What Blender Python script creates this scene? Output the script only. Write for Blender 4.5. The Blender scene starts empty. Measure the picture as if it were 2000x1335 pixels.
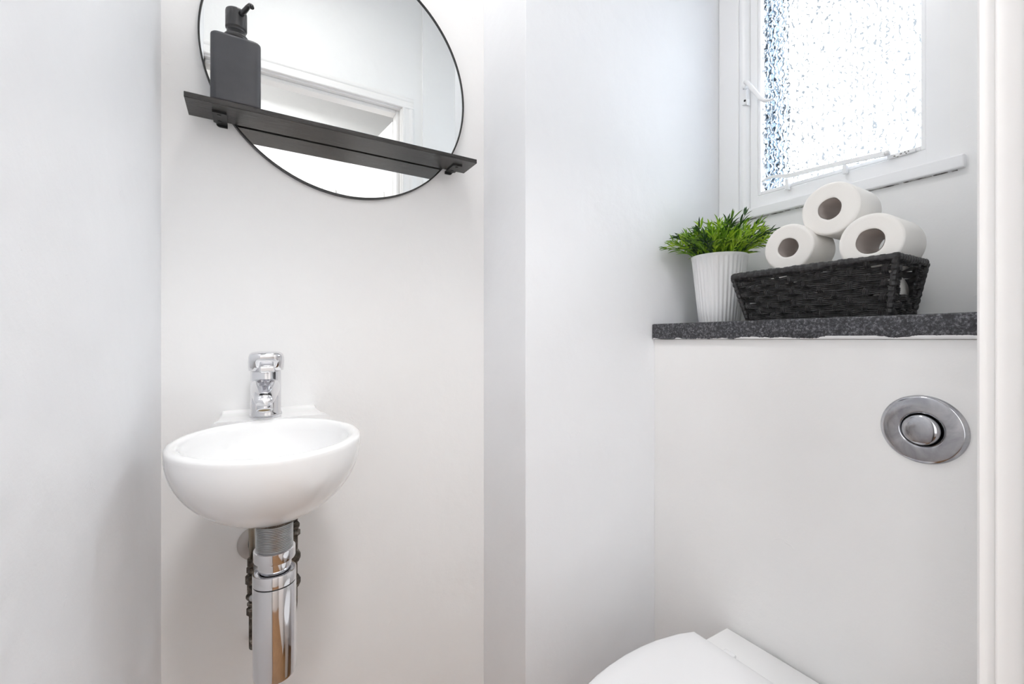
import bpy, bmesh, math, random
from mathutils import Vector, Matrix, noise
random.seed(7)
PI = math.pi
H = 1.06                      # camera height; all z below are written relative to it
C = bpy.context.scene.collection
S = bpy.context.scene

# ------------------------------------------------------------------ camera
cam_d = bpy.data.cameras.new('camera'); cam = bpy.data.objects.new('camera', cam_d); C.objects.link(cam)
cam.location = (0, 0, H); cam.rotation_euler = (PI/2, 0, -math.radians(31.01))
cam_d.sensor_width = 36; cam_d.lens = 15.41; cam_d.shift_y = -0.00275; cam_d.clip_start = 0.01
S.camera = cam
# ------------------------------------------------------------------ world, lamps, exposure
w = bpy.data.worlds.new('sky'); S.world = w; w.use_nodes = True
bg = w.node_tree.nodes['Background']; bg.inputs[0].default_value = (0.86, 0.93, 1.0, 1); bg.inputs[1].default_value = 13.5
S.view_settings.view_transform = 'Standard'; S.view_settings.look = 'None'
S.view_settings.gamma = 1; S.view_settings.use_curve_mapping = False
S.view_settings.exposure = 0.06
try:
    S.cycles.max_bounces = 14; S.cycles.diffuse_bounces = 8; S.cycles.glossy_bounces = 6
    S.cycles.transmission_bounces = 8; S.cycles.transparent_max_bounces = 8
    S.cycles.sample_clamp_indirect = 6; S.cycles.use_denoising = True
    S.cycles.caustics_reflective = True; S.cycles.caustics_refractive = True
except Exception: pass
def area(name, loc, rot, size, power, col, sy=None, shape='DISK'):
    d = bpy.data.lights.new(name, 'AREA'); d.shape = shape; d.size = size
    if sy: d.size_y = sy
    d.energy = power; d.color = col
    o = bpy.data.objects.new(name, d); C.objects.link(o); o.location = loc; o.rotation_euler = rot
    return o
area('ceiling_lamp_light', (0.17, 0.66, H+1.44), (0, 0, 0), 0.24, 3.0, (1.0, 0.99, 0.975))
area('hall_lamp_light', (0.1, -0.5, H+1.44), (0, 0, 0), 0.30, 16.0, (0.985, 0.99, 1.0))
area('hall_fill_light', (-1.36, -.45, H+0.15), (0, -PI/2, 0), 1.5, 9.5, (.95, .98, 1.0), .7, 'RECTANGLE')  # added fill light from the hall, brightens walls facing the doorway
pt = area('window_portal', (1.40, 0.51, H+0.74), (0, PI/2, 0), 0.85, 1.0, (1, 1, 1), 0.46, 'RECTANGLE')
pt.data.cycles.is_portal = True

# ------------------------------------------------------------------ materials
MATS = {}
def P(name, col, rough=0.5, metal=0.0, spec=0.5, coat=0.0):
    m = bpy.data.materials.new(name); m.use_nodes = True
    b = m.node_tree.nodes['Principled BSDF']
    b.inputs['Base Color'].default_value = (*col, 1); b.inputs['Roughness'].default_value = rough
    b.inputs['Metallic'].default_value = metal; b.inputs['Specular IOR Level'].default_value = spec
    b.inputs['Coat Weight'].default_value = coat
    return m, m.node_tree, b
def N(nt, t, **kw):
    n = nt.nodes.new(t)
    for k, v in kw.items():
        if k in n.inputs: n.inputs[k].default_value = v
        else: setattr(n, k, v)
    return n
def tex(nt, scale, detail=3, rough=.55, stretch=None, dist=0):
    tc = N(nt, 'ShaderNodeTexCoord'); n = N(nt, 'ShaderNodeTexNoise')
    n.inputs['Scale'].default_value = scale; n.inputs['Detail'].default_value = detail
    n.inputs['Roughness'].default_value = rough; n.inputs['Distortion'].default_value = dist
    mp = N(nt, 'ShaderNodeMapping'); nt.links.new(tc.outputs['Object'], mp.inputs[0])
    if stretch: mp.inputs['Scale'].default_value = stretch
    nt.links.new(mp.outputs[0], n.inputs['Vector'])
    return n
def ramp(nt, src, pts):
    r = N(nt, 'ShaderNodeValToRGB'); e = r.color_ramp.elements
    while len(e) < len(pts): e.new(0.5)
    for i, (p, c) in enumerate(pts):
        e[i].position = p; e[i].color = (*c, 1) if len(c) == 3 else c
    nt.links.new(src, r.inputs[0]); return r
def bump(nt, b, srcs, prev=None):
    for (out, st, dist) in srcs:
        bp = N(nt, 'ShaderNodeBump'); bp.inputs['Strength'].default_value = st; bp.inputs['Distance'].default_value = dist
        nt.links.new(out, bp.inputs['Height'])
        if prev: nt.links.new(prev, bp.inputs['Normal'])
        prev = bp.outputs[0]
    nt.links.new(prev, b.inputs['Normal']); return prev
def wallmat(name, col, rough=.42):
    m, nt, b = P(name, col, rough, spec=.35)
    big = tex(nt, 5, 3); fine = tex(nt, 95, 4); mid = tex(nt, 22, 5, .6)
    scr = tex(nt, 14, 6, .7, dist=1.5)
    rr = ramp(nt, scr.outputs[0], [(0.66, (0, 0, 0)), (0.74, (1, 1, 1))])
    bump(nt, b, [(big.outputs[0], .5, .012), (mid.outputs[0], .22, .003), (fine.outputs[0], .16, .0012), (rr.outputs[0], .3, .0018)])
    st = tex(nt, 3.2, 4, .6)
    cr = ramp(nt, st.outputs[0], [(0.3, tuple(c*.975 for c in col)), (0.7, col)])
    nt.links.new(cr.outputs[0], b.inputs['Base Color'])
    return m
M = {}
M['wall'] = wallmat('white_wall_paint', (.895, .893, .888))
M['wall_cool'] = wallmat('cool_white_wall_paint', (.875, .885, .905))
M['wall_warm'] = wallmat('warm_white_paint', (.898, .893, .887))
M['ceil'] = wallmat('ceiling_paint', (.86, .86, .86))
def gloss(name, col, r=.28):
    m, nt, b = P(name, col, r)
    a = tex(nt, 40, 4); c = tex(nt, 9, 2)
    bump(nt, b, [(c.outputs[0], .2, .004), (a.outputs[0], .12, .001)])
    return m
M['gloss'] = gloss('white_gloss_paint', (.87, .872, .88))
M['trim'] = gloss('door_trim_paint', (.87, .855, .845), .32)
m, nt, b = P('dark_joint', (.12, .115, .11), .8); M['joint'] = m
n = tex(nt, 60); r = ramp(nt, n.outputs[0], [(.4, (.08, .075, .07)), (.62, (.62, .6, .58))]); nt.links.new(r.outputs[0], b.inputs['Base Color'])
m, nt, b = P('ceramic', (.88, .88, .88), .07, spec=.5, coat=.6); b.inputs['Coat Roughness'].default_value = .04; M['ceramic'] = m
n = tex(nt, 3); bump(nt, b, [(n.outputs[0], .05, .002)])
m, nt, b = P('toilet_plastic', (.83, .83, .84), .3); M['plastic'] = m
n = tex(nt, 8); bump(nt, b, [(n.outputs[0], .03, .002)])
def chrome(name, col, r, n1=30):
    m, nt, b = P(name, col, r, 1.0)
    n = tex(nt, n1, 4); rr = N(nt, 'ShaderNodeMapRange'); rr.inputs['To Min'].default_value = r*.6; rr.inputs['To Max'].default_value = r*1.6
    nt.links.new(n.outputs[0], rr.inputs[0]); nt.links.new(rr.outputs[0], b.inputs['Roughness'])
    return m
M['chrome'] = chrome('chrome', (.78, .78, .80), .06)
m = M['smear'] = chrome('smeared_chrome', (.56, .56, .58), .11, 14)
nt = m.node_tree; b = nt.nodes['Principled BSDF']; n = tex(nt, 26, 4, .6, dist=.7)
r = ramp(nt, n.outputs[0], [(.35, (.36, .36, .385)), (.65, (.56, .56, .575))]); nt.links.new(r.outputs[0], b.inputs['Base Color'])
M['zinc'] = chrome('threaded_zinc', (.50, .51, .52), .28)
m, nt, b = P('limescaled_brass', (.2, .18, .16), .55, .75); M['grime'] = m
n = tex(nt, 90, 5, .7); r = ramp(nt, n.outputs[0], [(.36, (.035, .03, .025)), (.55, (.14, .12, .10)), (.68, (.40, .38, .35))]); nt.links.new(r.outputs[0], b.inputs['Base Color'])
bump(nt, b, [(n.outputs[0], .9, .003)])
m, nt, b = P('painted_flange', (.52, .49, .47), .35); M['flange'] = m
m, nt, b = P('dull_brass_tube', (.36, .32, .26), .3, 1.0); M['brass'] = m
m, nt, b = P('aerator_brass', (.30, .22, .10), .5, .7); M['aerator'] = m
n = N(nt, 'ShaderNodeTexVoronoi'); n.inputs['Scale'].default_value = 900
tc = N(nt, 'ShaderNodeTexCoord'); nt.links.new(tc.outputs['Object'], n.inputs['Vector']); bump(nt, b, [(n.outputs[0], 1, .001)])
m, nt, b = P('mirror_silver', (.84, .86, .86), .0, 1.0); M['mirror'] = m
m, nt, b = P('black_metal', (.012, .012, .012), .38); M['black'] = m
n = tex(nt, 300, 2); bump(nt, b, [(n.outputs[0], .1, .0004)])
m, nt, b = P('black_ash_wood', (.022, .02, .019), .24, spec=.45); M['ash'] = m
n = tex(nt, 38, 5, .6, stretch=(.5, 9, 9)); r = ramp(nt, n.outputs[0], [(.35, (.012, .011, .0105)), (.65, (.038, .034, .0325))]); nt.links.new(r.outputs[0], b.inputs['Base Color'])
bump(nt, b, [(n.outputs[0], .55, .0012)])
m, nt, b = P('matt_charcoal_ceramic', (.052, .053, .06), .42); M['soap'] = m
n = tex(nt, 12, 4); r = ramp(nt, n.outputs[0], [(.35, (.042, .043, .050)), (.65, (.060, .060, .067))]); nt.links.new(r.outputs[0], b.inputs['Base Color'])
m, nt, b = P('charcoal_pump', (.035, .035, .037), .25); M['pump'] = m
# speckled granite with paint smears along its lower edge
m, nt, b = P('speckled_granite', (.03, .03, .035), .42); M['granite'] = m
n = tex(nt, 235, 4, .7); r = ramp(nt, n.outputs[0], [(.40, (.012, .012, .015)), (.52, (.045, .045, .052)), (.68, (.21, .21, .23))])
tc = N(nt, 'ShaderNodeTexCoord'); sx = N(nt, 'ShaderNodeSeparateXYZ'); nt.links.new(tc.outputs['Object'], sx.inputs[0])
n2 = tex(nt, 12, 2, .5, stretch=(0, 1, .02)); n3 = tex(nt, 160, 3, .6)
def MA(nt, op, a, b_, c=None):
    x = N(nt, 'ShaderNodeMath'); x.operation = op
    for i, v in enumerate((a, b_, c)):
        if v is None: continue
        if isinstance(v, (int, float)): x.inputs[i].default_value = v
        else: nt.links.new(v, x.inputs[i])
    return x.outputs[0]
# threshold height = (n2-0.47)*0.05 + (n3-.5)*.006 + bias with y
lim = MA(nt, 'MULTIPLY_ADD', n2.outputs[0], .030, -.0105)
lim = MA(nt, 'MULTIPLY_ADD', n3.outputs[0], .005, MA(nt, 'SUBTRACT', lim, .0025))
lim = MA(nt, 'MULTIPLY_ADD', sx.outputs[1], -.013, lim)
lim = MA(nt, 'MINIMUM', lim, .0062)
msk = MA(nt, 'LESS_THAN', sx.outputs[2], lim)
mx = N(nt, 'ShaderNodeMix'); mx.data_type = 'RGBA'; nt.links.new(msk, mx.inputs[0]); nt.links.new(r.outputs[0], mx.inputs[6]); mx.inputs[7].default_value = (.80, .80, .81, 1)
nt.links.new(mx.outputs[2], b.inputs['Base Color']); bump(nt, b, [(n.outputs[0], .15, .0006)])
# toilet paper, card core
m, nt, b = P('toilet_paper', (.885, .862, .825), .95, spec=.05); M['paper'] = m
b.inputs['Subsurface Weight'].default_value = .0
n = tex(nt, 220, 3); n4 = tex(nt, 40, 3); bump(nt, b, [(n.outputs[0], .25, .0008), (n4.outputs[0], .3, .0012)])
m, nt, b = P('grey_card', (.60, .55, .52), .9, spec=.1); M['card'] = m
n = tex(nt, 60, 3); bump(nt, b, [(n.outputs[0], .2, .0006)])
# plant
def leafmat(name, c1, c2):
    m, nt, b = P(name, c1, .38); n = tex(nt, 45, 2)
    r = ramp(nt, n.outputs[0], [(.35, c1), (.65, c2)]); nt.links.new(r.outputs[0], b.inputs['Base Color'])
    b.inputs['Subsurface Weight'].default_value = .0
    return m
M['leaf1'] = leafmat('bright_leaf', (.23, .42, .022), (.42, .62, .045))
M['leaf2'] = leafmat('mid_leaf', (.09, .22, .015), (.19, .36, .025))
M['leaf3'] = leafmat('dark_leaf', (.015, .05, .014), (.04, .10, .018))
m, nt, b = P('pot_white', (.84, .845, .85), .32); M['pot'] = m
m, nt, b = P('potting_fibre', (.05, .04, .025), .9); M['soil'] = m
n = tex(nt, 120); bump(nt, b, [(n.outputs[0], 1, .004)])
def weave(name, k):
    m, nt, b = P(name, (.02*k,)*3, .42, spec=.4)
    n = tex(nt, 130, 4, .6, stretch=(1, 1, 1)); r = ramp(nt, n.outputs[0], [(.35, (.010*k, .0098*k, .0105*k)), (.7, (.032*k, .031*k, .032*k))])
    nt.links.new(r.outputs[0], b.inputs['Base Color']); bump(nt, b, [(n.outputs[0], .3, .0008)])
    return m
M['weave'] = weave('charcoal_wicker', 1.35); M['weave2'] = weave('charcoal_wicker_rim', 1.6)
# oak
def wood(name, c1, c2, st):
    m, nt, b = P(name, c1, .35); n = tex(nt, 16, 5, .6, stretch=st, dist=.4)
    r = ramp(nt, n.outputs[0], [(.3, c1), (.7, c2)]); nt.links.new(r.outputs[0], b.inputs['Base Color']); bump(nt, b, [(n.outputs[0], .2, .001)])
    return m
M['oak'] = wood('oak_door', (.19, .085, .03), (.32, .16, .065), (6, 6, .5))
M['floor'] = wood('oak_floor', (.20, .095, .035), (.32, .17, .07), (.5, 6, 6))
# hammered obscure glass
m = bpy.data.materials.new('hammered_glass'); m.use_nodes = True; nt = m.node_tree; nt.nodes.clear(); M['glass'] = m
out = N(nt, 'ShaderNodeOutputMaterial'); g = N(nt, 'ShaderNodeBsdfGlass'); g.inputs['IOR'].default_value = 1.45; g.inputs['Roughness'].default_value = .02
tr = N(nt, 'ShaderNodeBsdfTransparent'); mix = N(nt, 'ShaderNodeMixShader'); mix.inputs[0].default_value = .62
tc = N(nt, 'ShaderNodeTexCoord'); n = N(nt, 'ShaderNodeTexWave'); n.wave_type = 'BANDS'; n.bands_direction = 'Y'
nt.links.new(tc.outputs['Object'], n.inputs['Vector']); n.inputs['Scale'].default_value = 27; n.inputs['Distortion'].default_value = 7.0
n.inputs['Detail'].default_value = 1.0; n.inputs['Detail Scale'].default_value = 3.2; n.inputs['Detail Roughness'].default_value = .5
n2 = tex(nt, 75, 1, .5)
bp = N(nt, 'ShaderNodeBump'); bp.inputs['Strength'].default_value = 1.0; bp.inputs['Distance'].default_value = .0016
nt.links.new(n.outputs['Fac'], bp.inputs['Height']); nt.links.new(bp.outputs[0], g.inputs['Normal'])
# refraction ripples painted as dark lines in the glass colour, broken here and there
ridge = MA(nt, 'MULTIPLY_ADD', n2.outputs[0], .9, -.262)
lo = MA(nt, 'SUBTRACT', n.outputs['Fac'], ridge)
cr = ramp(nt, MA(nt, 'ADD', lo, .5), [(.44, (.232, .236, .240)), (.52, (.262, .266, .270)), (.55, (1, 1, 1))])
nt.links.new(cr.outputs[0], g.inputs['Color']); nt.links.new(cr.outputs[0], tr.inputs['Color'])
mix.inputs[0].default_value = .4
nt.links.new(tr.outputs[0], mix.inputs[1]); nt.links.new(g.outputs[0], mix.inputs[2]); nt.links.new(mix.outputs[0], out.inputs[0])
m, nt, b = P('outside_render', (.09, .15, .22), .8); M['outside'] = m
n = tex(nt, 30); bump(nt, b, [(n.outputs[0], .4, .004)])
m = bpy.data.materials.new('lamp_glow'); m.use_nodes = True; nt = m.node_tree; nt.nodes.clear(); M['glow'] = m
out = N(nt, 'ShaderNodeOutputMaterial'); e = N(nt, 'ShaderNodeEmission'); e.inputs[0].default_value = (1, .95, .9, 1); e.inputs[1].default_value = 6
nt.links.new(e.outputs[0], out.inputs[0])

# ------------------------------------------------------------------ geometry helpers
WL = {}                       # world location of every root / part
class MB:
    """collects geometry given in room coordinates (z relative to the camera height)"""
    def __init__(s): s.v = []; s.f = []; s.sm = []
    def add(s, vs, fs, smooth=False):
        o = len(s.v); s.v += [tuple(x) for x in vs]; s.f += [tuple(i+o for i in f) for f in fs]; s.sm += [smooth]*len(fs); return s
    def box(s, x0, x1, y0, y1, z0, z1, bev=0, seg=2, rot=None, piv=None):
        bm = bmesh.new(); bmesh.ops.create_cube(bm, size=1)
        for v in bm.verts: v.co = Vector((x0+(v.co.x+.5)*(x1-x0), y0+(v.co.y+.5)*(y1-y0), z0+(v.co.z+.5)*(z1-z0)))
        if bev: bmesh.ops.bevel(bm, geom=bm.edges[:], offset=bev, segments=seg, profile=.5, affect='EDGES')
        if rot is not None:
            pv = Vector(piv) if piv else Vector(((x0+x1)/2, (y0+y1)/2, (z0+z1)/2))
            for v in bm.verts: v.co = pv + rot @ (v.co-pv)
        s.frombm(bm, False); return s
    def frombm(s, bm, smooth=False):
        bm.verts.ensure_lookup_table(); bm.verts.index_update()
        s.add([v.co.copy() for v in bm.verts], [[v.index for v in f.verts] for f in bm.faces], smooth); bm.free()
    def lathe(s, prof, c, axis=(0, 0, 1), n=48, smooth=True, caps=(False, False), sx=1, sy=1):
        """prof: list of (radius, height along axis)"""
        ax = Vector(axis).normalized(); q = Vector((0, 0, 1)).rotation_difference(ax); c = Vector(c); vs = []; fs = []
        for (r, h) in prof:
            for i in range(n):
                a = 2*PI*i/n; vs.append(c + q @ Vector((r*sx*math.cos(a), r*sy*math.sin(a), h)))
        for j in range(len(prof)-1):
            for i in range(n):
                i2 = (i+1) % n; fs.append((j*n+i, j*n+i2, (j+1)*n+i2, (j+1)*n+i))
        if caps[0]: fs.append(tuple(range(n))[::-1])
        if caps[1]: fs.append(tuple((len(prof)-1)*n+i for i in range(n)))
        s.add(vs, fs, smooth); return s
    def loft(s, rings, smooth=True, cap0=True, cap1=True, closed=False):
        n = len(rings[0]); vs = [v for r in rings for v in r]; fs = []
        k = len(rings)
        for j in range(k if closed else k-1):
            j2 = (j+1) % k
            for i in range(n):
                i2 = (i+1) % n; fs.append((j*n+i, j*n+i2, j2*n+i2, j2*n+i))
        if not closed:
            if cap0: fs.append(tuple(range(n))[::-1])
            if cap1: fs.append(tuple((k-1)*n+i for i in range(n)))
        s.add(vs, fs, smooth); return s
    def tube(s, pts, r, n=12, smooth=True, caps=True):
        pts = [Vector(p) for p in pts]; rs = r if isinstance(r, (list, tuple)) else [r]*len(pts); rings = []; up = None
        for i, p in enumerate(pts):
            d = (pts[min(i+1, len(pts)-1)] - pts[max(i-1, 0)]).normalized()
            if up is None:
                up = d.orthogonal().normalized()
            else: up = (up - d*up.dot(d)).normalized()
            si = d.cross(up)
            rings.append([p + rs[i]*(math.cos(2*PI*k/n)*up + math.sin(2*PI*k/n)*si) for k in range(n)])
        return s.loft(rings, smooth, caps, caps)
    def prism(s, poly, axis, a, b, bev=0):
        """poly: 2-D points; axis 'x','y','z'; extruded from a to b"""
        def p3(p, t):
            return {'x': (t, p[0], p[1]), 'y': (p[0], t, p[1]), 'z': (p[0], p[1], t)}[axis]
        n = len(poly)
        bm = bmesh.new(); lo = [bm.verts.new(p3(p, a)) for p in poly]; hi = [bm.verts.new(p3(p, b)) for p in poly]
        for i in range(n): bm.faces.new((lo[i], lo[(i+1) % n], hi[(i+1) % n], hi[i]))
        bm.faces.new(lo[::-1]); bm.faces.new(hi)
        bmesh.ops.recalc_face_normals(bm, faces=bm.faces[:])
        if bev: bmesh.ops.bevel(bm, geom=bm.edges[:], offset=bev, segments=2, profile=.5, affect='EDGES')
        s.frombm(bm); return s
    def build(s, name, mat, parent=None, origin=None, auto=True):
        if parent is not None: o0 = WL[parent.name]
        elif origin is not None: o0 = Vector((origin[0], origin[1], origin[2]))
        else:
            xs, ys, zs = zip(*s.v); o0 = Vector(((min(xs)+max(xs))/2, (min(ys)+max(ys))/2, min(zs)))
        me = bpy.data.meshes.new(name); me.from_pydata([tuple(Vector(v)-o0) for v in s.v], [], s.f)
        me.polygons.foreach_set('use_smooth', s.sm); me.validate()
        bm = bmesh.new(); bm.from_mesh(me); bmesh.ops.remove_doubles(bm, verts=bm.verts[:], dist=1e-6)
        bmesh.ops.recalc_face_normals(bm, faces=bm.faces[:]); bm.to_mesh(me); bm.free()
        me.materials.append(mat); o = bpy.data.objects.new(name, me); C.objects.link(o)
        if parent is not None: o.parent = parent
        else: o.location = o0 + Vector((0, 0, H))
        WL[o.name] = o0
        return o
def tag(o, label=None, cat=None, group=None, kind=None):
    if label: o['label'] = label
    if cat: o['category'] = cat
    if group: o['group'] = group
    if kind: o['kind'] = kind
    return o
def thing(name, loc, label, cat, group=None, kind=None):
    o = bpy.data.objects.new(name, None); C.objects.link(o); o.empty_display_size = .03
    o.location = Vector(loc) + Vector((0, 0, H)); WL[o.name] = Vector(loc)
    return tag(o, label, cat, group, kind)
def struct(mb, name, mat, label=None, parent=None):
    o = mb.build(name, mat, parent)
    if parent is None: tag(o, label, 'wall' if name.startswith('wall') else name.split('_')[0], None, 'structure')
    return o
def smooth_by_angle(o, ang=40):
    me = o.data
    me.polygons.foreach_set('use_smooth', [True]*len(me.polygons))
    bm = bmesh.new(); bm.from_mesh(me)
    for e in bm.edges:
        e.smooth = not (len(e.link_faces) == 2 and e.calc_face_angle(0) > math.radians(ang))
    bm.to_mesh(me); bm.free(); return o

FL, CE = -1.06, 1.54          # floor, ceiling
XL, XW, XB = -.1346, 1.2025, .922
YB, YA, YD0, YD = 1.0, .8016, .0237, .112   # back wall, alcove wall, door wall outer / inner face
XS = .5167                    # step
# ------------------------------------------------------------------ the room
struct(MB().box(-1.4, 2.0, -1.13, 1.12, FL-.08, FL), 'floor', M['floor'], 'oak board floor of the small toilet and hall')
struct(MB().box(-1.4, 2.0, -1.13, 1.12, CE, CE+.08), 'ceiling', M['ceil'], 'plain white ceiling')
struct(MB().box(XL-.1, XL, YD0, YB+.1, FL, CE), 'wall_left', M['wall_cool'], 'smooth cool white wall left of the basin')
struct(MB().box(XL, XS, YB, YB+.1, FL, CE), 'wall_back', M['wall'], 'white plastered wall carrying round mirror and basin')
struct(MB().box(XS, XW+.18, YA, YB+.1, FL, CE, .0012, 1), 'wall_alcove', M['wall_cool'], 'white wall stepping forward between basin and window')
# window wall with an opening
WY0, WY1, WZ0, WZ1 = .300, .755, .3614, 1.12
wm = MB()
wm.box(XW, XW+.18, YD0, WY0, FL, CE); wm.box(XW, XW+.18, WY1, YA, FL, CE)
wm.box(XW, XW+.18, WY0, WY1, FL, WZ0-.012); wm.box(XW, XW+.18, WY0, WY1, WZ1, CE)
struct(wm, 'wall_window', M['wall_warm'], 'white wall holding the obscured glass window')
struct(MB().box(XB, XW, YD, YA, FL, -.0005, .0008, 1), 'wall_boxing', M['wall_warm'], 'white boxed-in cistern wall below the granite shelf')
# door wall around opening  (X -.13 .. .57, head at z .985)
DX1, DH = .57, 1.0
dm = MB(); dm.box(DX1+.0, XW+.18, YD0, YD, FL, CE); dm.box(-1.4, XL, YD0, YD, FL, CE); dm.box(XL, DX1, YD0, YD, DH, CE)
struct(dm, 'wall_door', M['wall'], 'white wall around the doorway behind the viewer')
struct(MB().box(.66, XW-.001, YD, YD+.012, FL, CE), 'wall_right', M['wall'], 'slightly proud white plaster right of the doorway')
hm = MB(); hm.box(-1.4, 2.0, -1.13, -1.03, FL, CE); hm.box(-1.5, -1.4, -1.13, YD, FL, CE); hm.box(2.0, 2.1, -1.13, YD, FL, CE); hm.box(XW+.18, 2.0, YD0, YD, FL, CE)
struct(hm, 'wall_hall', M['wall'], 'white hall walls seen in the mirror')
# door lining + architrave (moulded)
dl = thing('trim_1', (DX1, .07, FL), 'white painted door lining and architrave at the right edge of the picture', 'door frame', kind='structure')
def arch_prof(x, s=1):   # architrave section in X-Y (s=+1 grows to +X)
    return [(x, .112), (x, .1225), (x+s*.002, .1245), (x+s*.006, .1250), (x+s*.010, .1237), (x+s*.012, .1215), (x+s*.030, .1205), (x+s*.034, .1235), (x+s*.044, .1240), (x+s*.048, .1215), (x+s*.048, .112)]
a = MB().prism(arch_prof(DX1-.0005), 'z', FL, DH-.0005).build('architrave', M['trim'], dl); smooth_by_angle(a, 35)
# head architrave: same section turned
pr = [(p[1], DH + (p[0]-DX1)) for p in arch_prof(DX1-.0005)]
a = MB().prism(pr, 'x', XL, DX1+.048).build('architrave', M['trim'], dl); smooth_by_angle(a, 35)
# lining with a door stop; planted beads
MB().box(DX1-.006, DX1+.02, YD0, .112, FL, DH+.006, .0015).build('door_lining', M['trim'], dl)
MB().box(XL, DX1, YD0, .112, DH-.006, DH+.02, .0015).build('door_lining', M['trim'], dl)
MB().box(DX1-.020, DX1-.006, .045, .0925, FL, DH-.006, .003).build('door_stop', M['trim'], dl)
MB().box(XL, DX1-.02, .045, .0925, DH-.02, DH-.006, .003).build('door_stop', M['trim'], dl)
# white door leaf standing open into the hall
dd = thing('door_1', (.57, .015, FL), 'white panelled door standing open into the hall', 'door', kind='structure')
Rz = Matrix.Rotation(math.radians(-6.2), 3, 'Z'); pv = (.575, .015, 0)
MB().box(.555, .595, -.70, .015, FL+.01, DH-.02, .002, rot=Rz, piv=pv).build('door_leaf', M['trim'], dd)
for (z0, z1) in ((FL+.2, FL+.85), (FL+1.05, FL+1.75)):
    MB().box(.549, .556, -.62, -.08, z0, z1, .003, rot=Rz, piv=pv).build('door_panel', M['trim'], dd)
# oak door on the far hall wall (only reflections see it)
od = thing('door_2', (.0, -1.02, FL), 'white door on the far hall wall, seen reflected', 'door', kind='structure')
MB().box(-.362, .402, -1.03, -1.00, FL, .896, .001).build('door_leaf', M['trim'], od)
for x0, x1 in ((-.28, -.02), (.06, .32)):
    MB().box(x0, x1, -1.002, -.992, FL+.15, .78, .003).build('door_panel', M['trim'], od)
MB().lathe([(.0, 0), (.012, 0), (.012, .03), (.022, .04), (.022, .055), (.0, .06)], (-.31, -1.0, -.05), (0, 1, 0)).build('door_knob', M['chrome'], od)
MB().box(-.44, -.362, -1.03, -1.012, FL, .97, .002).build('architrave', M['trim'], od)
MB().box(.402, .48, -1.03, -1.012, FL, .97, .002).build('architrave', M['trim'], od)
MB().box(-.36, .40, -1.03, -1.012, .895, .97, .002).build('architrave', M['trim'], od)
hw = thing('fill_frame', (-1.38, -.45, -.6), 'made-up window frame around the added hall fill light', 'window', kind='structure')  # unseen frame made up to go around the hall fill light
for (y0, y1, z0, z1) in ((-.84, -.79, -.65, .95), (-.11, -.06, -.65, .95), (-.84, -.06, .90, .95), (-.84, -.06, -.65, -.60)):
    MB().box(-1.40, -1.345, y0, y1, z0, z1, .003).build('fill_frame_bar', M['gloss'], hw)
# lamps
for (x, y, nm, r) in ((.17, .66, 'round flush ceiling lamp above the basin', .12), (.1, -.5, 'round flush ceiling lamp in the hall', .15)):
    t = thing('ceiling_lamp', (x, y, CE), nm, 'lamp')
    MB().lathe([(r*1.05, 0), (r*1.08, -.02), (r*1.04, -.045), (r, -.05), (r, -.03)], (x, y, CE)).build('lamp_rim', M['trim'], t)
    MB().lathe([(r, -.045), (r*.6, -.052), (.001, -.055)], (x, y, CE)).build('diffuser', M['glow'], t)

# ------------------------------------------------------------------ window_1
wn = thing('window_1', (XW, .51, WZ0), 'white timber casement window with hammered obscure glass', 'window', kind='structure')
XP = 1.217                               # pane plane
PY0, PY1, PZ0 = .3455, .6800, .4045
FX = 1.204                               # room face of sash
# fixed frame: left jamb casing, head, right is hidden under sash
def part(mb, name, mat, parent, ang=None):
    o = mb.build(name, mat, parent)
    return o
part(MB().box(1.1985, 1.26, .7385, .8010, WZ0-.006, 1.10, .003), 'frame_post', M['gloss'], wn)
# rounded post
rp = MB(); ring = lambda z: [(1.2065 - .0165*math.cos(t), .7235 + .0150*math.sin(t), z) for t in [PI*(i/12-.5) for i in range(13)]] + [(1.25, .7385, z), (1.25, .7085, z)]
rp.loft([ring(WZ0), ring(1.10)]); smooth_by_angle(part(rp, 'round_post', M['gloss'], wn), 50)
# sash stiles and rails (a moulded bead on the glass side)
part(MB().box(FX, 1.245, PY1+.0075, .7085, WZ0, 1.10, .002), 'sash_stile', M['gloss'], wn)
part(MB().box(FX, 1.245, .2965, PY0-.0075, WZ0, 1.10, .002), 'sash_stile', M['gloss'], wn)
part(MB().box(FX+.0003, 1.245, .2970, .7080, WZ0-.004, PZ0-.010, .002), 'sash_rail', M['gloss'], wn)
part(MB().box(FX+.0003, 1.245, .2970, .7080, 1.02, 1.10, .002), 'sash_rail', M['gloss'], wn)
part(MB().box(XW-.012, 1.26, .2965, .80, 1.10, 1.16, .003), 'frame_head', M['gloss'], wn)
def bead(y0, y1, z0, z1, d, face):       # glazing bead, wedge shaped
    return MB().box(FX+.0012, XP-.0008, y0, y1, z0, z1, .002)
part(bead(PY1, PY1+.0075, PZ0-.010, 1.02, 0, 0), 'glazing_bead', M['gloss'], wn)
part(bead(PY0-.0085, PY0, PZ0-.010, 1.02, 0, 0), 'glazing_bead', M['gloss'], wn)
part(bead(PY0, PY1, PZ0-.010, PZ0, 0, 0), 'glazing_bead', M['gloss'], wn)
part(bead(PY0, PY1, 1.012, 1.02, 0, 0), 'glazing_bead', M['gloss'], wn)
part(MB().box(XP, XP+.004, PY0-.004, PY1+.004, PZ0-.004, 1.024), 'pane', M['glass'], wn)
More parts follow.
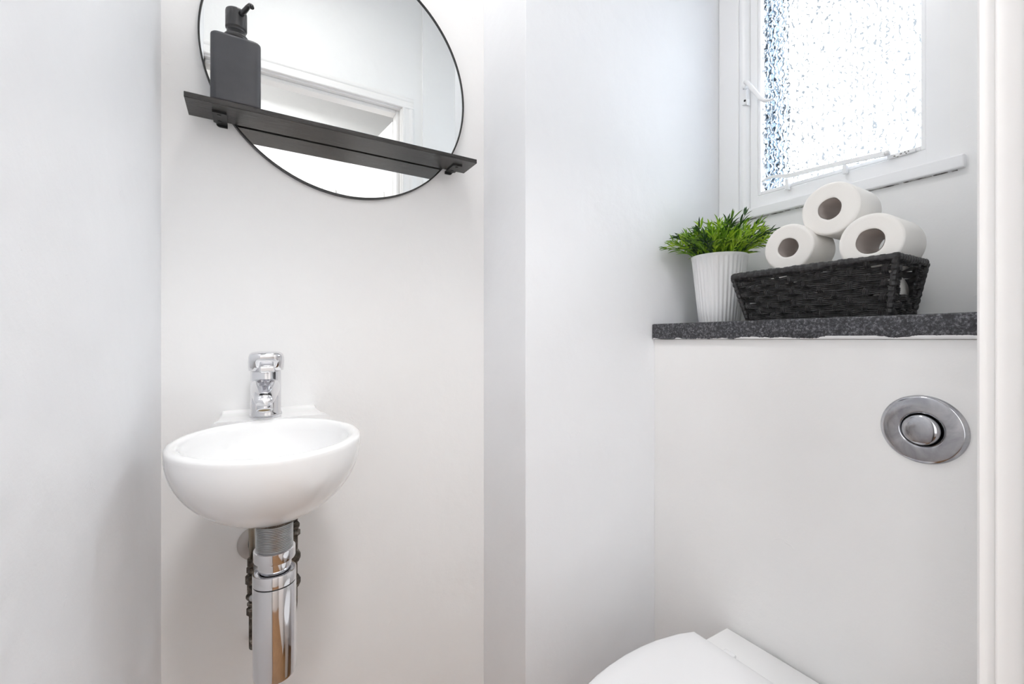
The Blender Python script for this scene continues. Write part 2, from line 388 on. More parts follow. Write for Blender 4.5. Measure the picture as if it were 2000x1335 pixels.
# outer masonry reveal lining (sky-lit render)
rv = MB(); rv.box(1.246, 1.382, PY1+.012, .76, WZ0-.02, 1.13); rv.box(1.246, 1.382, .28, PY0-.012, WZ0-.02, 1.13)
part(rv, 'outer_reveal', M['outside'], wn)
part(MB().box(1.246, 1.40, .28, .76, WZ0-.03, PZ0-.035), 'outer_sill', M['outside'], wn)
# inner sill board
part(MB().box(1.1895, 1.23, .2765, .8010, .3345, .3614, .003), 'sill_board', M['gloss'], wn)
cr_ = MB(); 
for i in range(40):
    y = .29 + i*.0125 + random.uniform(-.004, .004); l = random.uniform(.006, .022)
    if random.random() < .75: cr_.box(1.1985, 1.2026, y, min(y+l, .79), .3334+random.uniform(0, .0006), .3346)
part(cr_, 'cracked_joint', M['joint'], wn)['kind'] = 'stuff'
# casement fastener at mid height
cf = part(MB().box(1.1855, 1.1935, .7085, .7215, .655, .705, .002), 'fastener_plate', M['gloss'], wn)
part(MB().lathe([(0, 0), (.0055, .0), (.0055, .012), (.003, .014), (0, .014)], (1.1875, .7100, .700), (-1, 0, 0), 16), 'fastener_boss', M['gloss'], wn)
hk = MB(); 
pts = [(1.178, .709, .712), (1.176, .700, .705), (1.174, .688, .686), (1.172, .674, .663), (1.171, .660, .641), (1.171, .650, .631), (1.172, .639, .627), (1.173, .627, .6255)]
hk.tube(pts, [.0040, .0058, .0060, .0058, .0054, .0050, .0042, .0026], 10)
part(hk, 'fastener_handle', M['gloss'], wn)
part(MB().lathe([(0, 0), (.003, 0), (.003, .0012), (0, .0012)], (1.1856, .7125, .664), (-1, 0, 0), 12), 'screw', M['black'], wn)
part(MB().lathe([(0, 0), (.0028, 0), (.0028, .0012), (0, .0012)], (1.1856, .7150, .6995), (-1, 0, 0), 12), 'screw', M['black'], wn)
part(MB().box(1.186, 1.200, .7055, .7085, .650, .668, .001), 'latch_keep', M['gloss'], wn)
# casement stay along the bottom rail
st = MB()
def stay_pt(y, z, x=1.190): return (x, y, z)
prof = [(.668, .4255, .0016), (.655, .4300, .0022), (.640, .4305, .0030), (.622, .4265, .0040), (.606, .4205, .0052), (.590, .4190, .0050), (.54, .4165, .0050), (.48, .4120, .0050), (.43, .4075, .0050), (.394, .4040, .0052)]
rings = []
for (y, z, h) in prof: rings.append([(1.188, y, z-h), (1.188, y, z+h), (1.194, y, z+h), (1.194, y, z-h)])
st.loft(rings, False); part(st, 'stay_bar', M['gloss'], wn)
part(MB().lathe([(0, 0), (.0048, 0), (.0052, .012), (.003, .015), (0, .015)], (1.196, .396, .404), (-1, 0, 0), 16), 'stay_pivot', M['gloss'], wn)
for y, zt in ((.605, .413), (.477, .406)):
    part(MB().box(1.190, 1.203, y-.004, y+.004, .386, zt, .0012), 'stay_pin', M['gloss'], wn)
part(MB().box(1.198, 1.2045, .352, .40, .3935, .4015, .0015), 'stay_bracket', M['gloss'], wn)
fl = MB()
for (y, z, l) in ((.385, .396, .003), (.380, .3925, .002), (.374, .397, .0035), (.368, .3985, .0015), (.366, .395, .0016), (.362, .398, .002)):
    fl.box(1.1973, 1.1982, y, y+l, z-.0014, z+.001)
part(fl, 'chipped_paint', M['joint'], wn)['kind'] = 'stuff'

# ------------------------------------------------------------------ granite shelf
g = MB().box(.912, XW-.0005, .1125+.013, YA-.0005, 0, .040, .0035, 3).build('granite_shelf', M['granite'], origin=(1.05, .4, 0))
smooth_by_angle(g, 50); tag(g, 'dark speckled granite shelf on top of the boxed-in wall', 'shelf')

# ------------------------------------------------------------------ round mirror
MC = (.188, .574); MR = .2685
mr = thing('round_mirror', (MC[0], .995, MC[1]-MR), 'large round wall mirror with a thin black frame', 'mirror')
MB().lathe([(0, 0), (MR-.0028, 0), (MR-.0028, .004), (0, .004)], (MC[0], .9925, MC[1]), (0, 1, 0), 160, False).build('mirror_glass', M['mirror'], mr)
fr = MB().lathe([(MR-.0030, 0), (MR, 0), (MR, .0098), (MR-.0030, .0098), (MR-.0030, 0)], (MC[0], .9900, MC[1]), (0, 1, 0), 160, True).build('frame', M['black'], mr)
smooth_by_angle(fr, 40)
# ------------------------------------------------------------------ black shelf
sh = thing('wall_shelf', (.181, .95, .4085), 'black wood-grain shelf crossing the lower part of the round mirror', 'shelf')
MB().box(-.0935, .4557, .9165, .9885, .4085, .4180, .0006, 1).build('shelf_board', M['ash'], sh)
for sgn, xo in ((1, -.034), (-1, .4095)):
    # plate under the board: outer corner rounded; sgn=+1: plate extends to -X from xo
    x1 = xo; x0 = xo - sgn*.022
    bk = MB(); n = 5; c = .005
    poly = [(x1, .9995), (x1, .9455+c)]
    for i in range(n+1):
        t = i/n*PI/2; poly.append((x1 - sgn*(c - c*math.cos(t)), .9455 + c - c*math.sin(t)))
    poly += [(x0, .9455), (x0, .9885), (x0+sgn*.004, .9920), (x0+sgn*.004, .9995)]
    bk.prism(poly, 'z', .4055, .4084)
    bk.prism([(x1, .4055), (x0+sgn*.004, .4055), (x0+sgn*.006, .4030), (x0+sgn*.009, .4018), (x1, .4018)], 'y', .9965, .9995)
    b_ = bk.build('bracket', M['black'], sh)
    for y in (.954, .981):
        xm = (x0+x1)/2 - sgn*.001
        MB().lathe([(0, 0), (.0032, 0), (.0036, .0006), (.0036, .0012), (0, .0012)], (xm, y, .4043), (0, 0, 1), 14).build('screw', M['black'], b_)

# ------------------------------------------------------------------ soap dispenser
SX, SY = -.019, .940
sd = thing('soap_dispenser', (SX, SY, .418), 'dark grey rectangular soap dispenser with pump on the black shelf', 'soap dispenser')
def rrect(cx, cy, hx, hy, r, z, n=6):
    out = []
    for (sx, sy, a0) in ((1, 1, 0), (-1, 1, PI/2), (-1, -1, PI), (1, -1, 3*PI/2)):
        for i in range(n+1):
            a = a0 + i/n*PI/2; out.append((cx+sx*(hx-r)+r*math.cos(a), cy+sy*(hy-r)+r*math.sin(a), z))
    return out
bd = MB(); hx, hy, r0 = .0385, .0215, .010; zb, zt = .4181, .5395
rg = [rrect(SX, SY, hx-.003, hy-.003, r0-.003, zb), rrect(SX, SY, hx-.001, hy-.001, r0-.001, zb+.001), rrect(SX, SY, hx, hy, r0, zb+.004)]
rg += [rrect(SX, SY, hx, hy, r0, zt-.006), rrect(SX, SY, hx-.0005, hy-.0005, r0, zt-.0035), rrect(SX, SY, hx-.002, hy-.002, r0, zt-.0012), rrect(SX, SY, hx-.0045, hy-.0045, r0-.002, zt)]
smooth_by_angle(bd.loft(rg).build('bottle', M['soap'], sd), 50)
pc = (SX, SY, 0)
MB().lathe([(0, .538), (.0195, .538), (.020, .545), (.0185, .5475), (.0155, .5485), (.0150, .556), (0, .556)], pc, n=40).build('collar', M['pump'], sd)
MB().lathe([(.0150, .556), (.0150, .560), (.0166, .5605), (.0170, .562), (.0170, .590), (.0165, .5925), (.0150, .5935), (0, .594)], pc, n=40).build('pump_head', M['pump'], sd)
MB().tube([(SX+.006, SY-.012, .583), (SX+.013, SY-.024, .585), (SX+.018, SY-.033, .588), (SX+.0215, SY-.039, .5885), (SX+.0235, SY-.0425, .586), (SX+.0245, SY-.044, .582)], [.0048, .0044, .0040, .0038, .0036, .0034], 14).build('spout', M['pump'], sd)

# ------------------------------------------------------------------ basin
BX, BY, BA, BB, BZ = .0275, .7330, .1235, .1490, -.1400
bs = thing('wall_basin', (BX, BY, -.27), 'small white oval ceramic wall basin with raised tap ledge', 'basin')
def oval(fx, fy, z, n=96, ox=0, oy=0):
    return [(BX+ox+fx*math.cos(2*PI*i/n), BY+oy+fy*math.sin(2*PI*i/n), z) for i in range(n)]
bw = MB(); rings = []
D = .1215
for k in range(19):            # outer, bottom to rim
    t = k/18; a = t*PI/2*.97
    f = math.sin(a)**1.0; z = BZ-.012 - (D-.012)*math.cos(a)**1.02
    if k == 0: f = .16
    f = max(f, .16)
    rings.append(oval(BA*f, BB*f, z, oy=.012*(1-f)*0))
for (d, z) in ((0, -.009), (0, -.005), (-.0012, -.0022), (-.004, -.0005), (-.0075, 0), (-.011, -.0006), (-.0145, -.0028), (-.017, -.007)):
    rings.append(oval(BA+d, BB+d, BZ+z))
for k in range(1, 15):         # inner bowl
    t = k/14; a = (1-t)*PI/2; f = math.sin(a)**.9
    ia, ib = BA-.018, BB-.018
    rings.append(oval(max(ia*f, .016), max(ib*f, .016), BZ-.008-.088*math.cos(a)))
bw.loft(rings)
o = bw.build('bowl', M['ceramic'], bs); smooth_by_angle(o, 60)
# tap ledge: flat deck with flared sides running back to the wall
lg = MB(); rings = []
def deck(y, x0, x1, zt, zb, r=.006):
    pts = [];
    for (cx, cz, a0) in ((x1-r, zt-r, 0), (x0+r, zt-r, PI/2), (x0+r*2.2, zb+r*2.2, PI), (x1-r*2.2, zb+r*2.2, 3*PI/2)):
        rr = r if cz > (zt+zb)/2 else r*2.2
        for i in range(6):
            a = a0 + i/5*PI/2; pts.append((cx+rr*math.cos(a), y, cz+rr*math.sin(a)))
    return pts
for (y, e, zb) in ((1.0, -.001, -.190), (.985, -.001, -.192), (.97, -.0005, -.195), (.94, .001, -.205), (.915, .003, -.215), (.895, .006, -.222), (.880, .009, -.226)):
    lg.loft if 0 else None
    rings.append(deck(y, -.046-e, .122+e, -.1395+(.0030 if y > .99 else .0012 if y > .98 else 0), zb))
lg.loft(rings); smooth_by_angle(lg.build('tap_ledge', M['ceramic'], bs), 50)
MB().lathe([(0, .002), (.019, .002), (.0205, .0), (.0205, -.004)], (BX, BY, BZ-.0945), n=32).build('drain_ring', M['chrome'], bs)
MB().lathe([(0, .0065), (.010, .006), (.0135, .0035), (.0135, .002)], (BX, BY, BZ-.0945), n=32).build('plug', M['chrome'], bs)

# ------------------------------------------------------------------ tap
TX, TY = .0275, .9250
tp = thing('basin_tap', (TX, TY, -.1395), 'chrome mixer tap with flat lever on the ledge of the basin', 'tap')
MB().lathe([(0, 0), (.0262, 0), (.0265, .0015), (.0262, .004), (.0250, .008), (.0248, .080), (.0242, .083), (0, .083)], (TX, TY, -.1395), n=56).build('body', M['chrome'], tp)
sp = MB(); rings = []
for (y, zc, hw, hh) in ((TY, -.088, .0235, .022), (TY-.022, -.0905, .0232, .0200), (TY-.036, -.094, .0215, .0175), (TY-.050, -.0985, .0188, .0145), (TY-.062, -.1030, .0162, .0115), (TY-.070, -.1060, .0140, .0090), (TY-.074, -.1075, .0105, .0060)):
    n = 28; rr = []
    for i in range(n):
        a = 2*PI*i/n; cx, cz = math.cos(a), math.sin(a)
        e = .72; ww = hw*(1 if cz > 0 else .80+.2*(1+cz))
        rr.append((TX-.07*(TY-y)+ww*math.copysign(abs(cx)**e, cx), y, zc+hh*math.copysign(abs(cz)**e, cz)))
    rings.append(rr)
sp.loft(rings); smooth_by_angle(sp.build('spout', M['chrome'], tp), 60)
an = MB().lathe([(.0095, .0), (.0122, .0), (.0128, -.002), (.0128, -.012), (.0120, -.0135), (.0105, -.0135), (.0100, -.0115)], (TX-.004, TY-.057, -.1105), Vector((0, .42, 1)), 36).build('aerator', M['chrome'], tp)
MB().lathe([(0, -.0116), (.0102, -.0116)], (TX-.004, TY-.057, -.1105), Vector((0, .42, 1)), 30).build('aerator_mesh', M['aerator'], an)
# lever: domed hood over the body with side cheeks and a grip reaching forward
lv = MB(); rings = []
def hood(z, hx, yf, yb, r=.012):
    cy = (yf+yb)/2; return rrect(TX, cy, hx, (yb-yf)/2, min(r, (yb-yf)/2-.001, hx-.001), z, 5)
for (z, hx, yf, yb, r) in ((-.0565, .0262, TY-.030, TY+.0262, .018), (-.0560, .0275, TY-.033, TY+.0272, .018), (-.050, .0283, TY-.038, TY+.028, .018), (-.040, .0285, TY-.044, TY+.028, .018), (-.032, .0280, TY-.047, TY+.027, .018), (-.0265, .0262, TY-.046, TY+.024, .017), (-.0235, .0225, TY-.040, TY+.018, .015), (-.0222, .016, TY-.03, TY+.010, .010)):
    rings.append(hood(z, hx, yf, yb, r))
lv.loft(rings); l_ = lv.build('lever', M['chrome'], tp); smooth_by_angle(l_, 60)
MB().box(TX-.012, TX+.012, TY-.052, TY-.030, -.0585, -.0470, .003, 3).build('lever_grip', M['chrome'], l_)
MB().lathe([(0, 0), (.0016, 0), (.0016, .0008), (0, .0008)], (TX+.003, TY-.0262, -.1235), (0, -1, 0), 12).build('set_screw', M['black'], tp)

# ------------------------------------------------------------------ bottle trap
T = thing('bottle_trap', (BX, BY, -.49), 'polished chrome bottle trap hanging under the basin', 'waste trap')
TXc, TYc = .0330, .7330
MB().lathe([(0, -.2600), (.0300, -.2600), (.0325, -.2630), (.0300, -.2665), (0, -.2665)], (TXc, TYc, 0), n=40).build('sealing_washer', M['grime'], T)
pf = [(.0228, -.2660)]
z = -.2665
while z > -.306:
    pf += [(.0246, z-.0006), (.0246, z-.0012), (.0234, z-.0018), (.0234, z-.0023)]; z -= .0024
pf += [(.0228, -.311)]
tl = MB().lathe(pf, (TXc, TYc, 0), n=48).build('threaded_tail', M['zinc'], T); smooth_by_angle(tl, 30)
o = MB().lathe([(.0240, -.3055), (.0268, -.3058), (.0275, -.3065), (.0276, -.3200), (.0268, -.3216), (.0220, -.3220)], (TXc, TYc, 0), n=64).build('compression_nut', M['chrome'], T); smooth_by_angle(o, 40)
o = MB().lathe([(.0222, -.3210), (.0222, -.338), (.0212, -.3405), (.0200, -.346)], (TXc, TYc, 0), n=64).build('neck', M['chrome'], T); smooth_by_angle(o, 40)
o = MB().lathe([(.0200, -.3450), (.0256, -.3450), (.0264, -.3385), (.0283, -.3385), (.0286, -.3395), (.0286, -.3545), (.0280, -.3552)], (TXc, TYc, 0), n=64).build('top_cap', M['chrome'], T); smooth_by_angle(o, 40)
MB().lathe([(.0279, -.3548), (.0279, -.3566)], (TXc, TYc, 0), n=64).build('gasket', M['black'], T)
o = MB().lathe([(.0270, -.3562), (.0284, -.3566), (.0286, -.3575), (.0286, -.4860), (.0278, -.4895), (.0255, -.4915), (.020, -.4925), (0, -.4928)], (TXc, TYc, 0), n=72).build('bottle', M['chrome'], T); smooth_by_angle(o, 50)
MB().tube([(TXc, TYc+.026, -.398), (.024, .86, -.399), (.016, .9975, -.400)], .0150, 20).build('outlet_pipe', M['zinc'], T)
MB().lathe([(.016, .004), (.026, .006), (.034, .002), (.0345, 0)], (.015, .9990, -.400), (0, -1, 0), 40).build('wall_flange', M['flange'], T)

# ------------------------------------------------------------------ supply pipes behind the trap
def hexnut(mb, c, r, h):
    mb.lathe([(r*.8, 0), (r, h*.12), (r, h*.88), (r*.8, h)], c, (0, 0, 1), 6, False, (True, True))
def supply(x, y, ztop, spec, label, tube_to):
    t = thing('supply_valve', (x, y, spec[-1][0]), label, 'pipe')
    MB().tube(tube_to, .0052, 12).build('supply_tube', M['brass'], t)
    mb_low = None
    for (zb, zt, r, kind) in spec:
        q = MB()
        if kind == 'hex': hexnut(q, (x, y, zb), r, zt-zb); nm = 'nut'
        elif kind == 'cyl': q.lathe([(0, 0), (r*.9, 0), (r, .001), (r, zt-zb-.001), (r*.9, zt-zb), (0, zt-zb)], (x, y, zb), n=16); nm = 'valve_body'
        else:
            q.lathe([(0, 0), (r*.75, .001), (r, (zt-zb)*.35), (r, (zt-zb)*.65), (r*.7, zt-zb-.001), (0, zt-zb)], (x, y, zb), n=16); nm = 'olive_ring'
        q.build(nm, M['grime'], t)
    return t
s1 = supply(.0065, .905, -.39, [(-.402, -.388, .0085, 'cyl'), (-.414, -.402, .0098, 'hex'), (-.434, -.416, .0115, 'hex'), (-.449, -.434, .0088, 'cyl'), (-.462, -.449, .0108, 'bulge'), (-.474, -.463, .0088, 'bulge'), (-.489, -.474, .0098, 'hex'), (-.530, -.489, .0062, 'cyl')],
       'limescaled supply pipe and valve left of the chrome trap', [(.004, .885, -.245), (.0045, .89, -.33), (.0065, .905, -.392)])
MB().lathe([(0, 0), (.0055, 0), (.006, .004), (.0045, .007), (0, .0075)], (.0065, .8985, -.4545), (0, -1, 0), 14).build('valve_screw', M['zinc'], s1)
MB().tube([(.0065, .905, -.525), (.0065, .93, -.56), (.0065, .999, -.585)], .0062, 12).build('pipe_stub', M['grime'], s1)
s2 = supply(.0715, .900, -.32, [(-.335, -.318, .0085, 'bulge'), (-.351, -.335, .0100, 'bulge'), (-.362, -.351, .0110, 'hex'), (-.388, -.362, .0068, 'cyl'), (-.410, -.388, .0115, 'bulge'), (-.434, -.410, .0062, 'cyl'), (-.456, -.434, .0115, 'bulge'), (-.488, -.456, .0062, 'cyl')],
       'limescaled supply pipe and valve right of the chrome trap', [(.064, .885, -.245), (.068, .89, -.28), (.0715, .900, -.322)])
MB().tube([(.0715, .900, -.485), (.0715, .925, -.52), (.0715, .999, -.545)], .0062, 12).build('pipe_stub', M['grime'], s2)

# ------------------------------------------------------------------ flush button
fb = thing('flush_button', (XB, .2617, -.1437-.054), 'round chrome flush plate with raised push button on the white boxing', 'flush button')
o = MB().lathe([(0.0262, .0050), (.0268, .0060), (.030, .0063), (.040, .0062), (.048, .0058), (.0508, .0053), (.0530, .0038), (.0543, .0012), (.0543, -.0002)], (XB, .2617, -.1437), (-1, 0, 0), 96).build('plate', M['smear'], fb); smooth_by_angle(o, 60)
MB().lathe([(.0266, .0045), (.0266, .0005), (0, .0005)], (XB, .2617, -.1437), (-1, 0, 0), 64).build('recess', M['black'], fb)
o = MB().lathe([(.0236, .001), (.0236, .0105), (.0228, .0122), (.0205, .0134), (.012, .0145), (0, .0149)], (XB, .2617, -.1437), (-1, 0, 0), 72).build('button', M['smear'], fb); smooth_by_angle(o, 50)

# ------------------------------------------------------------------ toilet
tt = thing('toilet', (.66, .45, FL), 'white toilet with closed lid against the boxed-in wall', 'toilet')
CY = .450
wl = [(.828, .162), (.79, .1745), (.733, .1850), (.69, .1880), (.647, .1875), (.60, .1830), (.562, .1765), (.523, .1665), (.485, .150), (.452, .128), (.428, .100), (.412, .066), (.404, .030)]
def outline(off=0, dx=0):
    R = [(x + (-off if i else -off) + 0, CY+wv-off) for i, (x, wv) in enumerate(wl)]
    pts = [(wl[0][0]-off, CY + wl[0][1]-off)] + [(x + off*(.9 if wv < .13 else .3 if wv < .17 else 0), CY+wv-off*(1 if wv > .05 else .3)) for (x, wv) in wl[1:]]
    return pts + [(x, 2*CY-y) for (x, y) in pts[::-1]]
def ringz(off, z): return [(x, y, z) for (x, y) in outline(off)]
ld = MB().loft([ringz(.004, -.6485), ringz(0, -.6465), ringz(0, -.6355), ringz(.0018, -.6322), ringz(.006, -.6303), ringz(.03, -.6296)]).build('lid', M['plastic'], tt); smooth_by_angle(ld, 45)
o = MB().loft([ringz(.010, -.6670), ringz(.004, -.6645), ringz(.004, -.6525), ringz(.008, -.6500)]).build('seat', M['plastic'], tt); smooth_by_angle(o, 45)
def pan(z, s, xf, w2, xr=.92):
    n = 48; out = []
    for i in range(n):
        a = 2*PI*i/n; c, s_ = math.cos(a), math.sin(a)
        if c > 0: out.append((.66+(xr-.66)*c**.35, CY+w2*math.copysign(abs(s_)**.7, s_), z))
        else: out.append((.66+(.66-xf)*c, CY+w2*math.copysign(abs(s_)**.9, s_), z))
    return out
o = MB().loft([pan(FL+.001, 1, .52, .10), pan(FL+.02, 1, .515, .105), pan(FL+.16, 1, .50, .11), pan(FL+.26, 1, .455, .145), pan(FL+.34, 1, .425, .168), pan(FL+.375, 1, .415, .174), pan(FL+.392, 1, .418, .172)]).build('pan', M['ceramic'], tt); smooth_by_angle(o, 50)
o = MB().box(.800, .9155, CY-.142, CY+.142, -.690, -.6420, .004, 3).build('rear_deck', M['ceramic'], tt); smooth_by_angle(o, 50)
for s_ in (-1, 1):
    MB().box(.829, .842, CY+s_*.085-.012, CY+s_*.085+.012, -.6425, -.6345, .003, 2).build('hinge', M['plastic'], tt)

# ------------------------------------------------------------------ plant
PX, PY = 1.035, .6900
pl = thing('potted_plant', (PX, PY, .040), 'green artificial grass plant in a white ribbed pot beside the basket', 'plant')
pm = MB(); n = 36*6; rings = []
def prg(rad, z, rib):
    return [((rad - rib*(.5-.5*math.cos(36*2*PI*i/n)))*math.cos(2*PI*i/n)+PX, (rad - rib*(.5-.5*math.cos(36*2*PI*i/n)))*math.sin(2*PI*i/n)+PY, z) for i in range(n)]
zb, ztp = .0403, .2120; R0, R1 = .0485, .0665
for (t, rib, dr) in ((0, .0, -.002), (.01, .0022, 0), (.3, .0022, 0), (.6, .0022, 0), (.93, .0020, 0), (.955, .0005, .0003), (.965, 0, .0006), (.995, 0, .0008), (1.0, 0, 0)):
    rings.append(prg(R0+(R1-R0)*t+dr, zb+(ztp-zb)*t, rib))
rings.append(prg(R1-.002, ztp, 0)); rings.append(prg(R1-.004, ztp-.012, 0))
pm.loft(rings, True, True, False); smooth_by_angle(pm.build('pot', M['pot'], pl), 50)
MB().lathe([(0, .006), (.03, .004), (.0615, 0)], (PX, PY, .198), n=40).build('soil', M['soil'], pl)
def leaf(mb, p, d, l, wd, up):
    d = d.normalized(); s = d.cross(up)
    if s.length < 1e-3: s = d.orthogonal()
    s.normalize(); nn = s.cross(d).normalized(); bend = Vector((0, 0, -1))*l*random.uniform(.02, .22)
    a = p; m1 = p+d*l*.38+bend*.1; m2 = p+d*l*.72+bend*.5; t = p+d*l+bend
    k = nn*wd*.35
    mb.add([a, m1-s*wd/2+k, m1+s*wd/2+k, m2-s*wd*.36+k, m2+s*wd*.36+k, t, m1, m2], [(0, 6, 1), (0, 2, 6), (1, 6, 7, 3), (6, 2, 4, 7), (3, 7, 5), (7, 4, 5)], False)
rs = random.Random(11)
random.seed(5)
NS = 104
for k in range(NS):
    ang = k*2.39996+rs.uniform(-.25, .25); q = math.sqrt((k+.5)/NS)
    base = Vector((PX+.048*q*math.cos(ang), PY+.048*q*math.sin(ang), .198))
    lean = q*1.12+rs.uniform(-.15, .2)
    L = rs.uniform(.058, .088) * (1.0 + .12*q)
    if k in (2, 9, 16, 23): L *= 1.3
    dirh = Vector((math.cos(ang), math.sin(ang), 0))
    pts = []; p = base.copy(); th = lean*.55
    for i in range(6):
        pts.append(p.copy()); d = Vector((0, 0, 1))*math.cos(th)+dirh*math.sin(th)
        p = p + d*L/5; th += lean*.62/5*1.2
        if p.y > YA-.004: p.y = YA-.004
        if p.x > XW-.004: p.x = XW-.004
    mb = MB(); mb.tube(pts, [.0011]*5+[.0006], 4, False)
    for i in range(1, 6):
        for j in range(3 if i > 1 else 2):
            tdir = (pts[i]-pts[i-1]).normalized(); a = rs.uniform(0, 2*PI)
            o1 = tdir.orthogonal().normalized(); o2 = tdir.cross(o1)
            side = o1*math.cos(a)+o2*math.sin(a)
            dl_ = (tdir*rs.uniform(.8, 1.3)+side*rs.uniform(.35, .95))
            ll = rs.uniform(.020, .042); wd = rs.uniform(.0034, .0062)
            e = pts[i]+dl_.normalized()*ll
            if e.y > YA-.002 or e.x > XW-.002: dl_.y = -abs(dl_.y)*.3 if e.y > YA-.002 else dl_.y; ll *= .5
            leaf(mb, pts[i], dl_, ll, wd, Vector((0, 0, 1)))
    leaf(mb, pts[5], pts[5]-pts[4], rs.uniform(.02, .034), .0045, Vector((.3, .3, 1)))
    mb.build('sprig', (M['leaf1'], M['leaf1'], M['leaf2'], M['leaf2'], M['leaf3'])[rs.randrange(5)], pl)

# ------------------------------------------------------------------ basket
bk = thing('wicker_basket', (1.01, .45, .040), 'charcoal woven rectangular basket holding toilet rolls on the granite shelf', 'basket')
TB = dict(x0=.945, x1=1.085, y0=.3025, y1=.597, z=.1410)
BB_ = dict(x0=.962, x1=1.068, y0=.318, y1=.571, z=.0420)
def cor(side):     # bottom-a, bottom-b, top-a, top-b, outward normal
    t, b = TB, BB_
    if side == 0: return (b['x0'], b['y1']), (b['x0'], b['y0']), (t['x0'], t['y1']), (t['x0'], t['y0']), Vector((-1, 0, -.1))
    if side == 1: return (b['x0'], b['y0']), (b['x1'], b['y0']), (t['x0'], t['y0']), (t['x1'], t['y0']), Vector((0, -1, -.1))
    if side == 2: return (b['x1'], b['y0']), (b['x1'], b['y1']), (t['x1'], t['y0']), (t['x1'], t['y1']), Vector((1, 0, -.1))
    return (b['x1'], b['y1']), (b['x0'], b['y1']), (t['x1'], t['y1']), (t['x0'], t['y1']), Vector((0, 1, -.1))
rw = random.Random(3)
NR = 8
def Pt(c, u, v):
    ba, bb, ta, tb, nn = c
    x = (ba[0]*(1-u)+bb[0]*u)*(1-v)+(ta[0]*(1-u)+tb[0]*u)*v
    y = (ba[1]*(1-u)+bb[1]*u)*(1-v)+(ta[1]*(1-u)+tb[1]*u)*v
    return Vector((x, y, BB_['z']+(TB['z']-BB_['z'])*v))
for side in range(4):
    c = cor(side); nn = c[4].normalized(); ns = 11 if side in (0, 2) else 5
    stakes = [(k+.5)/ns for k in range(ns)]
    du = 1/ns
    hole = side in (1, 3)
    for j in range(NR):
        spans = [(0.0, 1.0)]
        if hole and j in (3, 4, 5, 6): spans = [(0.0, .22), (.74, 1.0)]
        for (u0, u1) in spans:
            M_ = max(4, int((u1-u0)*ns*5)); rings = []
            ph = rw.uniform(-.0006, .0006)
            for i in range(M_+1):
                u = u0+(u1-u0)*i/M_
                s = math.cos(PI*(u/du-.5)) * (1 if j % 2 == 0 else -1)     # +1 / -1 at the stakes
                off = .0015*max(-1, min(1, s*2.6))
                # height: narrower where it dips under a stake and toward the right corner of the front
                hh = (TB['z']-BB_['z'])/NR*(.535 if s > -.3 else .50)
                if side == 0 and u > .86: hh *= 1-.42*((u-.86)/.14 if j in (2, 4, 6) else .3*(u-.86)/.14)
                if side == 0 and u < .10: hh *= 1-.30*((.10-u)/.10)*(1 if j in (2, 3, 5) else .2)
                v = (j+.5)/NR; wob = .0009*math.sin(u*23+j*1.7)+ph
                p = Pt(c, u, v)+Vector((0, 0, wob))
                up = (Pt(c, u, v+.01)-Pt(c, u, v)).normalized()
                sec = []; m_ = 9
                for q in range(m_):
                    tq = -1+2*q/(m_-1); ridge = .0014*(1 if q % 2 == 1 else 0)-.0010*abs(tq)**3
                    sec.append(p+up*hh*tq+nn*(off+.0008+ridge))
                sec.append(p+up*hh*.95+nn*(off-.0010)); sec.append(p-up*hh*.95+nn*(off-.0010))
                rings.append(sec)
            MB().loft(rings, False).build('weave_strand', M['weave'], bk)
    for k, u in enumerate(stakes):
        vmax = 1.0; segs = [(0, 1.0)]
        if hole and .22 < u < .74: segs = [(0, .375), (.875, 1.0)]
        for (v0, v1) in segs:
            rings = []; tt_ = (Pt(c, u+.01, .5)-Pt(c, u-.01, .5)).normalized(); nseg = max(3, int((v1-v0)*NR*4))
            for i in range(nseg+1):
                v = v0+(v1-v0)*i/nseg
                s = math.cos(PI*(v*NR-.5))*(1 if k % 2 == 0 else -1)
                off = .0027*max(-1, min(1, s*2.4))
                hw = .0052; p = Pt(c, u, v); sec = []
                for q in range(7):
                    tq = -1+2*q/6; ridge = .0014*(1 if q % 2 == 1 else 0)-.0008*abs(tq)**3
                    sec.append(p+tt_*hw*tq+nn*(off+.0006+ridge))
                sec.append(p+tt_*hw*.9+nn*(off-.0012)); sec.append(p-tt_*hw*.9+nn*(off-.0012))
                rings.append(sec)
            MB().loft(rings, False).build('stake', M['weave'], bk)
# corner posts, rim, base
for (a, b_) in (((BB_['x0'], BB_['y1']), (TB['x0'], TB['y1'])), ((BB_['x0'], BB_['y0']), (TB['x0'], TB['y0'])), ((BB_['x1'], BB_['y0']), (TB['x1'], TB['y0'])), ((BB_['x1'], BB_['y1']), (TB['x1'], TB['y1']))):
    pts = []; rr = []
    for i in range(33):
        t = i/32; pts.append((a[0]*(1-t)+b_[0]*t+.0006*math.sin(i*2.1), a[1]*(1-t)+b_[1]*t+.0006*math.cos(i*1.7), BB_['z']+(TB['z']-BB_['z'])*t)); rr.append(.0048+.0006*abs(math.sin(t*NR*PI)))
    MB().tube(pts, rr, 8, False).build('corner_post', M['weave'], bk)
def rimloop(exp, z):
    r = .008; out = []
    t = TB
    for (cx, cy, a0) in ((t['x1']-r, t['y1']-r, 0), (t['x0']+r, t['y1']-r, PI/2), (t['x0']+r, t['y0']+r, PI), (t['x1']-r, t['y0']+r, 3*PI/2)):
        for i in range(4):
            a = a0+i/3*PI/2; out.append(Vector((cx+(r+exp)*math.cos(a), cy+(r+exp)*math.sin(a), z)))
    return out
def dens(loop, step):
    out = []
    for i, p in enumerate(loop):
        q = loop[(i+1) % len(loop)]; k = max(1, int((q-p).length/step))
        for s in range(k): out.append(p.lerp(q, s/k))
    return out
base = dens(rimloop(.001, TB['z']+.0005), .0016); rings = []
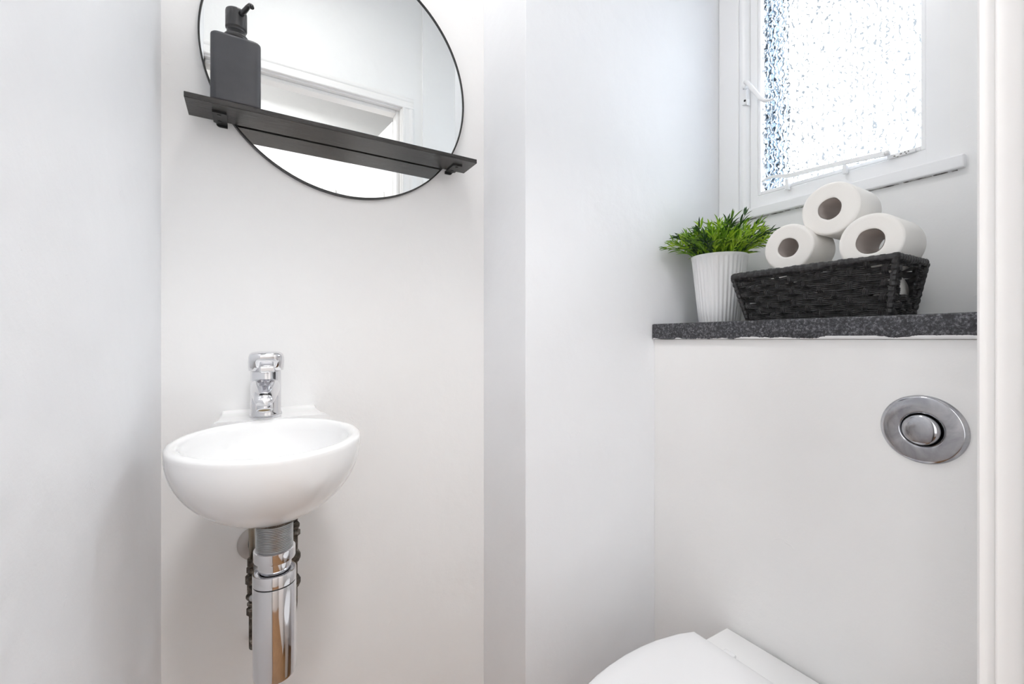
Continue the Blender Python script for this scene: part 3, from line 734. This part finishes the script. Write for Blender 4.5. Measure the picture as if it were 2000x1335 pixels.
for i, p in enumerate(base):
    q = base[(i+1) % len(base)]; d = (q-p).normalized(); nn = Vector((d.y, -d.x, 0))
    wv = .0007*math.sin(i*.9)+.0005*noise.noise(p*60)
    wrap = .0008*(1 if (i//5) % 2 else 0) + .0022*noise.noise(p*38+Vector((3, 0, 0)))
    rings.append([p+nn*((.0052+wv)*math.cos(a))+Vector((0, 0, (.0062+wrap)*math.sin(a)+.0010*noise.noise(p*25))) for a in [2*PI*k/10 for k in range(10)]])
MB().loft(rings, False, closed=True).build('rim', M['weave2'], bk)
MB().box(BB_['x0'], BB_['x1'], BB_['y0'], BB_['y1'], .0403, .0440, .001, 1).build('base_panel', M['weave'], bk)

# ------------------------------------------------------------------ toilet rolls
def roll(x0, y, z, R, L, label, seed, rc=.0212, tilt=0):
    rr = random.Random(seed)
    t = thing('toilet_roll', (x0, y, z-R), label, 'toilet roll', 'toilet rolls in the wicker basket')
    n = 96; mb = MB(); rings = []
    def rg(rad, x, wob, k=1.0):
        return [(x, y + (rad*(1+wob*noise.noise(Vector((math.cos(a)*1.3+seed, math.sin(a)*1.3, 0)))))*math.cos(a), z + (rad*(1+wob*noise.noise(Vector((math.cos(a)*1.3+seed, math.sin(a)*1.3, 0)))))*math.sin(a)) for a in [2*PI*i/n for i in range(n)]]
    rings = [rg(rc, x0+L, .05), rg(R-.002, x0+L, .01), rg(R, x0+L-.003, .01), rg(R, x0+L*.5, .01), rg(R, x0+.004, .01), rg(R-.0012, x0+.0012, .012), rg(R-.004, x0, .012)]
    for i in range(6): rings.append(rg(R-.004-(R-.004-rc-.001)*(i+1)/6.0, x0+(.0004 if i % 2 else 0), .02))
    rings.append(rg(rc, x0+.001, .06))
    mb.loft(rings, True, False, False); smooth_by_angle(mb.build('paper', M['paper'], t), 50)
    cm = MB(); cm.loft([rg(rc-.0001, x0+.0012, .06), rg(rc-.0001, x0+L-.001, .05)], True, False, False)
    cm.loft([rg(rc-.0011, x0+.0012, .06), rg(rc-.0011, x0+L-.001, .05)], True, False, False)
    cm.build('card_core', M['card'], t)
    return t
roll(1.000, .4260, .2620, .0525, .098, 'white toilet roll on top of the pile, nearest the window sill', 1)
roll(.985, .4975, .1950, .0500, .095, 'white toilet roll at left of the pile beside the plant', 2, .0205)
roll(.958, .3440, .1760, .0500, .100, 'white toilet roll at right of the pile above the basket corner', 3, .0225)
roll(.984, .3680, .0895, .0450, .088, 'white toilet roll low in the basket under the right roll', 4)
roll(.972, .4970, .0938, .0490, .090, 'white toilet roll low in the basket under the left roll', 5)
